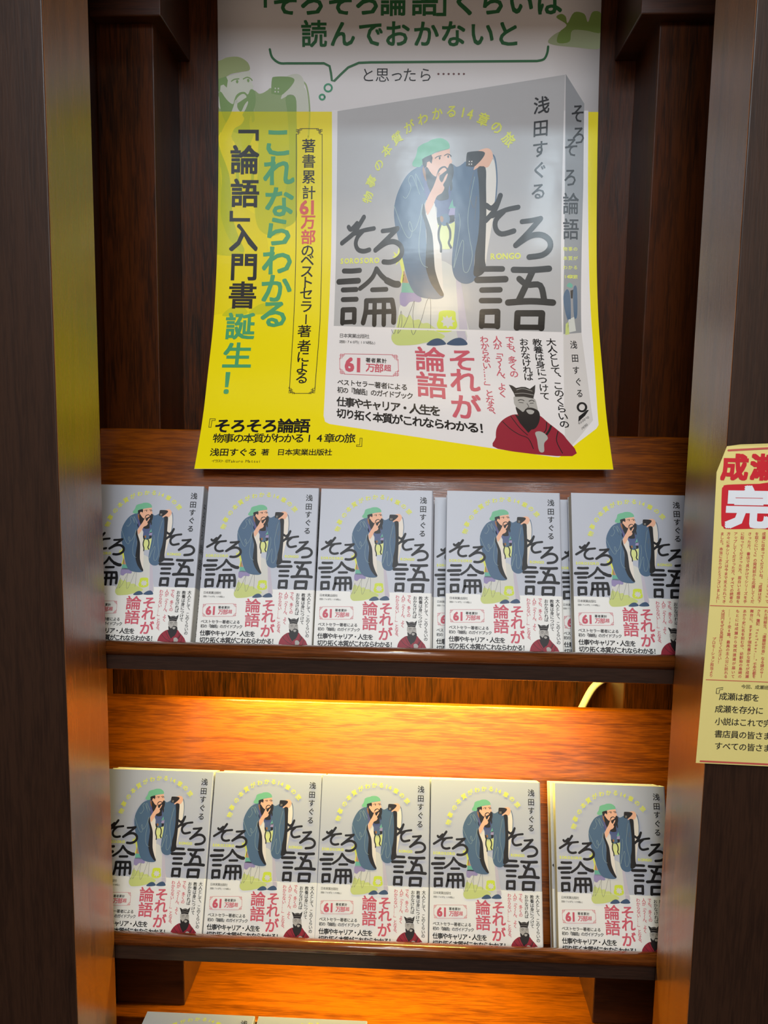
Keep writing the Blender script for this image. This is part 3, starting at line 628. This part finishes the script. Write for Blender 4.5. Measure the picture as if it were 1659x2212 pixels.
_tab=[];_a=0;_py=None
for _i in range(_N+1):
    _z=_TOP+(_BOT-_TOP)*_i/_N; _y=_PY(_z)
    if _py is not None: _a+=((_TOP-_BOT)**2/_N**2+(_y-_py)**2)**.5
    _tab.append((_a,_z,_y)); _py=_y
POSTER_H=_a
def poster_point(u,v):
    """metres across and down the poster sheet -> point on the curled sheet (and its outward normal)"""
    t=min(max(v/POSTER_H,0),1)
    lo,hi=0,_N
    while hi-lo>1:
        m=(lo+hi)//2
        if _tab[m][0]<=v: lo=m
        else: hi=m
    a0,z0,y0=_tab[lo]; a1,z1,y1=_tab[hi]; k=(v-a0)/(a1-a0)
    z=z0+(z1-z0)*k; y=y0+(y1-y0)*k
    w=min(max((.25-z)/.3,0),1); w=w*w*(3-2*w)
    L=((z1-z0)**2+(y1-y0)**2)**.5
    x=-.0208+.0056*(.535-z)/.6+(u-POSTER_W/2)
    return (x,y,z+(u/POSTER_W-.5)*.008*w),(0,(z1-z0)/L,-(y1-y0)/L)

# ------------------------------------------------------------------ room
M_FLOOR = wood('shop_floor_wood', (70, 52, 40), (110, 86, 66), 'X', .4)
M_CEIL = plain('ceiling_paint', (170, 166, 160), .9)
box('floor', -2.2, 2.2, -2.2, 1.6, -1.55, -1.5, M_FLOOR, None, 0)['kind'] = 'structure'
box('ceiling', -2.2, 2.2, -2.2, 1.6, 1.20, 1.25, M_CEIL, None, 0)['kind'] = 'structure'

# ------------------------------------------------------------------ bookcase
XL, XR, Y1, Y2 = -.3256, .2746, .7125, .8105          # opening between the posts, post front and back
SL, SR, YB = -.395, .350, 1.107                        # inner faces of the side panels, face of the back panel
bc = empty('display_bookcase', (0, .95, 0))
tag(bc, 'dark stained wooden bookcase with sloping lit display shelves between two polished posts', 'bookcase')
def part(o):
    o.parent = bc; o.matrix_parent_inverse = Matrix.Translation((0, -.95, 0)); return o
def post(x0, x1, jamb_x, s):
    o = part(box('post', x0, x1, Y1, Y2, -1.5, 1.2, M_POST, None, .001))
    j = box('jamb_veneer', min(jamb_x, jamb_x+s*.0006), max(jamb_x, jamb_x+s*.0006), Y1+.0008, Y2, -1.5, 1.2, M_JAMB, None, 0)
    j.parent = o; j['label'] = 'polished inner face of the post'
post(XL-.34, XL-.0006, XL-.0006, 1); post(XR+.0006, XR+.34, XR+.0006, -1)
part(box('side_panel', SL-.02, SL, Y2, YB+.02, -1.5, 1.2, M_BACK)); part(box('side_panel', SR, SR+.02, Y2, YB+.02, -1.5, 1.2, M_BACK))
part(box('back_panel', SL, SR, YB, YB+.02, -1.5, 1.2, M_BACK))
part(box('pilaster', SL, -.3243, 1.004, YB, -.808, 1.2, M_BACK)); part(box('pilaster', .2773, SR, 1.004, YB, -.808, 1.2, M_BACK))
part(box('block', SL, -.309, .985, YB-.001, .462, .70, M_BLOCK)); part(box('block', .250, SR, .985, YB-.001, .462, .70, M_BLOCK))
part(box('block', SL, -.300, .985, YB-.001, -.8078, -.64, M_BLOCK)); part(box('block', .2535, SR, .985, YB-.001, -.8078, -.64, M_BLOCK))
part(box('header', XL, XR, Y1+.004, Y2, .56, 1.2, M_POST)); part(box('top_panel', SL, SR, Y2, YB, 1.17, 1.2, M_BACK))
part(box('table_board', SL, SR, .962, YB, -.826, -.8085, M_BOARD)); part(box('base_panel', SL, SR, .975, .985, -1.5, -.8265, M_POST))
part(box('front_deck', XL, XR, .55, .858, -.784, -.7645, M_POST)); part(box('deck_panel', XL, XR, .57, .59, -1.5, -.7845, M_POST)); part(box('deck_panel', XL, XR, .82, .84, -1.5, -.7845, M_POST))
ROWS = [(.90270, -.08529, math.radians(21.585)), (.89480, -.42754, math.radians(22.04))]
for ri, (D, H, al) in enumerate(ROWS):
    sa, ca = math.sin(al), math.cos(al)
    dz = 0 if ri == 0 else -.3385
    nose = [(.824, -.2612), (.824, -.2490), (.8225, -.2466), (.8195, -.2456), (.8160, -.2455), (.8130, -.2468), (.8113, -.2492), (.8108, -.2525), (.8116, -.2562), (.8136, -.2590), (.8160, -.2602), (.8166, -.2612)]
    part(extrude_x('nosing', [(y, z+dz) for y, z in nose], SL, SR, M_NOSE, None, 0, True))
    part(box('fascia', SL, SR, .8166, .824, -.2765+dz, -.2612+dz, M_FASCIA, None, 0))
    fb = (D-.188*sa, H-.188*ca)                        # front foot of the books on the ledge
    y0 = .8245; z0 = fb[1]-(y0-fb[0])*math.tan(al)-.0004; y1 = y0+.066; z1 = z0-.066*math.tan(al)
    part(extrude_x('ledge', [(y0, z0), (y1, z1), (y1-.018*sa, z1-.018*ca), (y0, z0-.012/ca)], SL, SR, M_BOARD))
    # sloping board behind the books
    zt = -.0218 if ri == 0 else -.3667
    yb = lambda z: D+.052/ca+(z-H)*math.tan(al)
    zb = z1+.012
    part(extrude_x('sloping_board', [(yb(zb), zb), (yb(zt), zt), (yb(zt)+.010, zt-.0004), (yb(zb)+.010, zb)], SL, SR, M_BOARD, None, .0015))
# white cable looping down behind the lower sloping board
cp = [(.2225, 1.092, -.440), (.2400, 1.092, -.418), (.2485, 1.090, -.395), (.2575, 1.090, -.3765), (.2690, 1.090, -.3660), (.2790, 1.091, -.3600)]
cu = bpy.data.curves.new('white_cable', 'CURVE'); cu.dimensions = '3D'; sp = cu.splines.new('NURBS'); sp.points.add(len(cp)-1); sp.use_endpoint_u = True; sp.order_u = 3
for i, q in enumerate(cp): sp.points[i].co = (q[0], q[1], q[2]+ZO, 1)
cu.bevel_depth = .0050; cu.bevel_resolution = 4; cu.resolution_u = 8
tmp = bpy.data.objects.new('tmp', cu); C.objects.link(tmp)
me = bpy.data.meshes.new_from_object(tmp.evaluated_get(bpy.context.evaluated_depsgraph_get())); bpy.data.objects.remove(tmp)
cb = bpy.data.objects.new('cable', me); C.objects.link(cb); me.materials.clear(); me.materials.append(M_CABLE)
tag(cb, 'short curve of white cable showing above the lower orange-lit board at right', 'cable')

# ------------------------------------------------------------------ the book: one prototype, then copies
T = .0195; BW, BH = .128, .188
def wrap(name, z0, z1, out, th, mat, parent, x_left=0.0):
    """a softcover or paper band folded round front, spine (right) and back"""
    r = .0016+out; o = out
    path = [(x_left, -o), (BW-.0016, -o)]+[(BW-.0016+r*math.sin(a), .0016-r*math.cos(a)) for a in [math.radians(q) for q in (22, 45, 68)]]+[(BW+o, .0016), (BW+o, T-.0016)]
    path += [(BW-.0016+r*math.cos(a), T-.0016+r*math.sin(a)) for a in [math.radians(q) for q in (22, 45, 68)]]+[(BW-.0016, T+o), (x_left, T+o)]
    n = len(path); inn = []
    for i in range(n):
        a = path[max(i-1, 0)]; b = path[min(i+1, n-1)]; dx, dy = b[0]-a[0], b[1]-a[1]; l = math.hypot(dx, dy); inn.append((path[i][0]-dy/l*th, path[i][1]+dx/l*th))
    ring = path+inn[::-1]; m = len(ring)
    v = [(x, y, z0) for x, y in ring]+[(x, y, z1) for x, y in ring]
    f = [(i, (i+1) % m, m+(i+1) % m, m+i) for i in range(m)]
    for i in range(n-1): f += [(m-1-i, m-2-i, i+1, i), (m+i, m+i+1, 2*m-2-i, 2*m-1-i)]
    return mesh_obj(name, v, f, mat, parent)
FIG = run_items(FIGURE); LET = run_items(COVER_TEXT); BND = run_items(BAND_PRINT)
def on_cover(x, y, ly): return (x/1000, -.00002-ly*.00004, BH-y/1000)
def on_band(x, y, ly): return (x/1000, -.00024-ly*.00004, BH-y/1000)
OBI = 118.1
def make_book():
    r = empty('book')
    wrap('cover', 0, BH, 0, .0004, M_COVER, r)
    v = [(x, y, z) for x in (.0006, BW-.0006) for y in (.0005, T-.0005) for z in (.0006, BH-.0006)]
    mesh_obj('page_block', v, [(0, 1, 3, 2), (4, 6, 7, 5), (0, 4, 5, 1), (2, 3, 7, 6), (0, 2, 6, 4), (1, 5, 7, 3)], M_PAGES, r)
    b = wrap('belly_band', .0004, BH-OBI/1000, .0002, .00016, M_BAND, r)
    print_mesh('cover_illustration', FIG, on_cover, M_INK, r, None, (0, 127.5, 0, OBI-.05))['kind'] = 'stuff'
    print_mesh('cover_lettering', LET, on_cover, M_INK, r, None, (0, 127.6, 0, OBI-.05))['kind'] = 'stuff'
    print_mesh('band_illustration', FIG, on_band, M_INK, b, None, (0, 127.5, OBI+.05, 188))['kind'] = 'stuff'
    print_mesh('band_lettering', BND, on_band, M_INK, b, None, (0, 127.6, OBI, 187.6))['kind'] = 'stuff'
    # title down the spine
    sp = []
    for ch, y, s in (('そ', 24, 12), ('ろ', 34, 12), ('そ', 45, 12), ('ろ', 56, 12), ('論', 72, 13.5), ('語', 90, 13.5)):
        Tm, _ = glyph(ch, .03); sp += [(1, 'ink', [(T*500+a*s, y+b2*s) for a, b2 in t]) for t in Tm]
    print_mesh('spine_lettering', sp, lambda x, y, ly: (BW+.00006, x/1000, BH-y/1000), M_INK, r)['kind'] = 'stuff'
    return r
proto = make_book(); used = [False]
def copy_tree(o, parent=None):
    c = o.copy(); C.objects.link(c); c.parent = parent
    for ch in list(o.children): copy_tree(ch, c)
    return c
def place_book(tl, al, rot, label, group):
    if used[0]: o = copy_tree(proto)
    else: o = proto; used[0] = True
    M = Matrix.Translation((tl[0], tl[1], tl[2]+ZO)) @ Matrix.Rotation(-al, 4, 'X') @ Matrix.Rotation(rot, 4, 'Y') @ Matrix.Translation((0, 0, -BH))
    o.location = M.to_translation(); o.rotation_euler = M.to_euler(); tag(o, label, 'book', group)
    return o
GU, GL, GP = 'copies of the grey book in the upper row', 'copies of the grey book in the lower row', 'copies of the grey book lying in piles at the bottom'
UP = [(-.3700, 0, .10, 'leftmost grey book of the upper row, its left edge cut off by the post'),
      (-.23676, -.0020, -.344, 'second grey book from the left in the upper row, below the poster corner'),
      (-.10622, .0003, .094, 'middle grey book of the upper row, centred under the yellow poster'),
      (.03780, .0002, .389, 'grey upper-row book standing right of the dark gap, second from right'),
      (.17802, .0015, .511, 'rightmost grey book of the upper row, its right edge behind the post')]
LOW = [(-.3600, .0013, -.20, 'leftmost grey book of the lit lower row, partly hidden by the left post'),
       (-.23047, .0013, -.1825, 'second grey book from the left in the lit lower row'),
       (-.10193, -.0022, .111, 'middle grey book of the lit lower row'),
       (.02725, -.0016, .078, 'fourth grey book of the lit lower row, left of the wide gap'),
       (.17252, .0025, .1998, 'rightmost grey book of the lit lower row, right of the wide gap')]
def tl_at(ri, x, dD, depth=0.0, drop=0.0):
    D, H, al = ROWS[ri]
    return (x, D+depth*math.cos(al)+dD*0-drop*math.sin(al), H-depth*math.sin(al)-drop*math.cos(al))
for ri, L_, G_ in ((0, UP, GU), (1, LOW, GL)):
    al = ROWS[ri][2]
    for i, (x, dD, rot, lab) in enumerate(L_):
        rr = math.radians(rot*.6); place_book(tl_at(ri, x, dD, 0, -max(0, BW*math.sin(rr))), al, rr, lab, G_)
BUP = [(-.366, .0235, 'hidden grey book directly behind the leftmost book of the upper row'), (-.2425, .0235, 'grey book behind the second book of the upper row, thin left strip showing'), (-.1045, .0235, 'grey book behind the middle book of the upper row'),
       (.0245, .0270, 'grey book behind the upper-row gap book, its left cover strip showing in the gap'), (.1665, .0270, 'grey book behind the rightmost upper-row book, its left cover strip showing')]
BLO = [(-.3625, .0205, 'grey book behind the leftmost book of the lit lower row, yellow-lit top edge showing'), (-.2290, .0205, 'grey book behind the second book of the lit lower row, top edge showing'), (-.1000, .0205, 'grey book behind the middle book of the lit lower row, top edge showing'),
       (.0285, .0205, 'grey book behind the fourth book of the lit lower row, top edge showing'), (.1700, .0205, 'book behind the rightmost lower-row book, pale page edges seen at left')]
for ri, L_, G_ in ((0, BUP, 'second-rank copies behind the upper row'), (1, BLO, 'second-rank copies behind the lower row')):
    for x, d, lab in L_: place_book(tl_at(ri, x, 0, d, 0), ROWS[ri][2], 0, lab, G_)
for x, n in ((-.302, 'left'), (-.1700, 'right')):
    for k in range(3):
        place_book((x+.0006*k, .845-.0008*k, -.703-k*.0202), math.radians(90), 0,
                   ['grey book lying face up on top of the %s pile at the bottom edge', 'second grey book down in the %s pile at the bottom edge', 'lowest grey book in the %s pile at the bottom edge'][k] % n, GP)

# ------------------------------------------------------------------ the big poster
po = empty('poster', (-.02, 1.10, ZO))
tag(po, 'large glossy yellow and white poster hanging over the shelf, its lower edge curling forward', 'poster')
inv = Matrix.Translation((.02, -1.10, -ZO))
def on_poster(x, y, ly):
    (a, b, c), n = poster_point(x/1000, y/1000); d = ly*.00006
    return (a+n[0]*d, b+n[1]*d, c+ZO+n[2]*d)
NU, NV = 8, 96
v = []; f = []
for s_ in (0, 1):
    for j in range(NV+1):
        for i in range(NU+1):
            v.append(on_poster(POSTER_W*1000*i/NU, POSTER_H*1000*j/NV, -3.5*s_))
K = (NU+1)*(NV+1)
for j in range(NV):
    for i in range(NU):
        a = j*(NU+1)+i; f.append((a, a+NU+1, a+NU+2, a+1)); f.append((K+a, K+a+1, K+a+NU+2, K+a+NU+1))
for i in range(NU): f.append((i, i+1, K+i+1, K+i)); a = NV*(NU+1)+i; f.append((a+1, a, K+a, K+a+1))
for j in range(NV): a = j*(NU+1); f.append((a+NU+1, a, K+a, K+a+NU+1)); b = a+NU; f.append((b, b+NU+1, K+b+NU+1, K+b))
sh = mesh_obj('poster_sheet', v, f, M_POSTER, po, True); sh.matrix_parent_inverse = inv
def hmap(Hm):
    def g(p):
        x, y = p; w = Hm[2][0]*x+Hm[2][1]*y+Hm[2][2]
        return ((Hm[0][0]*x+Hm[0][1]*y+Hm[0][2])/w, (Hm[1][0]*x+Hm[1][1]*y+Hm[1][2])/w)
    return g
hc, hb = hmap(COVER_TO_POSTER), hmap(BAND_TO_POSTER)
PB = (.0, POSTER_W*1000, .0, POSTER_H*1000-.2)
base = run_items(POSTER_PRINT)
yv = min(q[1] for q in POSTER_PRINT[0][4])
ghost = [s for s in FIGURE if s[2] not in ('scrib', 'scribd', 'flower', 'plant')]
gm = lambda p: (GHOST_MAP[0][0]*p[0]+GHOST_MAP[0][1]*p[1]+GHOST_MAP[0][2], GHOST_MAP[1][0]*p[0]+GHOST_MAP[1][1]*p[1]+GHOST_MAP[1][2])
INK.update({k: lin(q) for k, q in dict(gwa=(150, 172, 120), gwb=(128, 160, 98), gwl=(206, 210, 196), gwt=(158, 172, 120), gya=(206, 204, 18), gyb=(190, 196, 24), gyl=(236, 218, 10)).items()})
def gcol(c, w):
    if c in ('hair', 'black'): return 'gwb' if w else 'gyb'
    if c == 'hatg': return 'gwt' if w else 'gya'
    if c in ('skin', 'white', 'brown', 'robe', 'robe2', 'pale', 'green', 'tan', 'mauve', 'mauve2', 'teal'): return 'gwl' if w else 'gyl'
    return 'gwa' if w else 'gya'
gh = run_items(ghost)
def gpolys(w): return [(1.3+ly*.12, gcol(c, w), [gm(q) for q in p]) for ly, c, p in gh]
art = print_mesh('ghost_figure', gpolys(True), on_poster, M_PINK, po, 5, (0, 240, 0, yv)); art.matrix_parent_inverse = inv; art['kind'] = 'stuff'
art = print_mesh('ghost_figure', gpolys(False), on_poster, M_PINK, po, 5, (0, 149, yv, 560)); art.matrix_parent_inverse = inv; art['kind'] = 'stuff'
flat = print_mesh('printed_fields', [b for b in base if b[1] in ('pyel', 'paper', 'gh1', 'gh2')], on_poster, M_PINK, po, 5, PB); flat.matrix_parent_inverse = inv
txt = print_mesh('poster_lettering', [b for b in base if b[1] not in ('pyel', 'paper', 'gh1', 'gh2')], on_poster, M_PINK, po, 5, PB); txt.matrix_parent_inverse = inv; txt['kind'] = 'stuff'
cov = [(3, 'cov', [(0, 0), (128, 0), (128, 118), (0, 118)])]
pic = [(ly, c, [hc(q) for q in p]) for ly, c, p in cov]
cut = lambda src, y0, y1: [(l_, c, q) for l_, c, q in ((ly, c, clip(clip(p, 1, y0, False), 1, y1, True)) for ly, c, p in src) if len(q) >= 3]
pic += [(3.5+ly*.8, c, [hc(q) for q in p]) for ly, c, p in cut(FIG, 0, 118)+LET]
pic += [(3.5+ly*.8, c, [hb(q) for q in p]) for ly, c, p in cut(FIG, 118, 188)]
pic += [(3.5+ly*.8, c, [hb(q) for q in p]) for ly, c, p in cut(BND, 118, 188)]
pc = print_mesh('pictured_book', pic, on_poster, M_PINK, po, 5, PB); pc.matrix_parent_inverse = inv; pc['kind'] = 'stuff'

# ------------------------------------------------------------------ yellow flyer on the right post
YF = .708
fl = empty('flyer', (.37, YF, ZO-.32)); tag(fl, 'pale yellow flyer with red Japanese text and handwriting stuck on the right post', 'flyer')
finv = Matrix.Translation((-.37, -YF, -ZO+.32))
edge = FLYER_EDGE+[[476, 19.5], [478, 318]]
def on_flyer(x, y, ly):
    # the top edge and the left corner bow back towards the post
    d = max(0, 55-y)/55; e = max(0, 292-x)/26
    return (x/1000, YF-ly*.00005+.0022*d*d*min(e, 1), ZO-y/1000)
tri = fill([tuple(q) for q in edge]); cells = []
for t in tri:
    lo, hi = min(q[1] for q in t), max(q[1] for q in t)
    for k in range(int(lo//8), int(hi//8)+1):
        q = clip(t, 1, k*8, False); q = clip(q, 1, k*8+8, True) if q else q
        if len(q) >= 3: cells.append(q)
v = []; f = []
for q in cells:
    b = len(v); n = len(q); v += [on_flyer(x, y, 0) for x, y in q]+[on_flyer(x, y, -4) for x, y in q]
    f.append(tuple(range(b, b+n))); f.append(tuple(range(b+2*n-1, b+n-1, -1)))
s2 = mesh_obj('flyer_sheet', v, f, M_FLYER, fl); s2.matrix_parent_inverse = finv
fp = print_mesh('flyer_lettering', run_items(FLYER_PRINT), on_flyer, M_FINK, fl, 8, (266.2, 475, 20, 318)); fp.matrix_parent_inverse = finv; fp['kind'] = 'stuff'
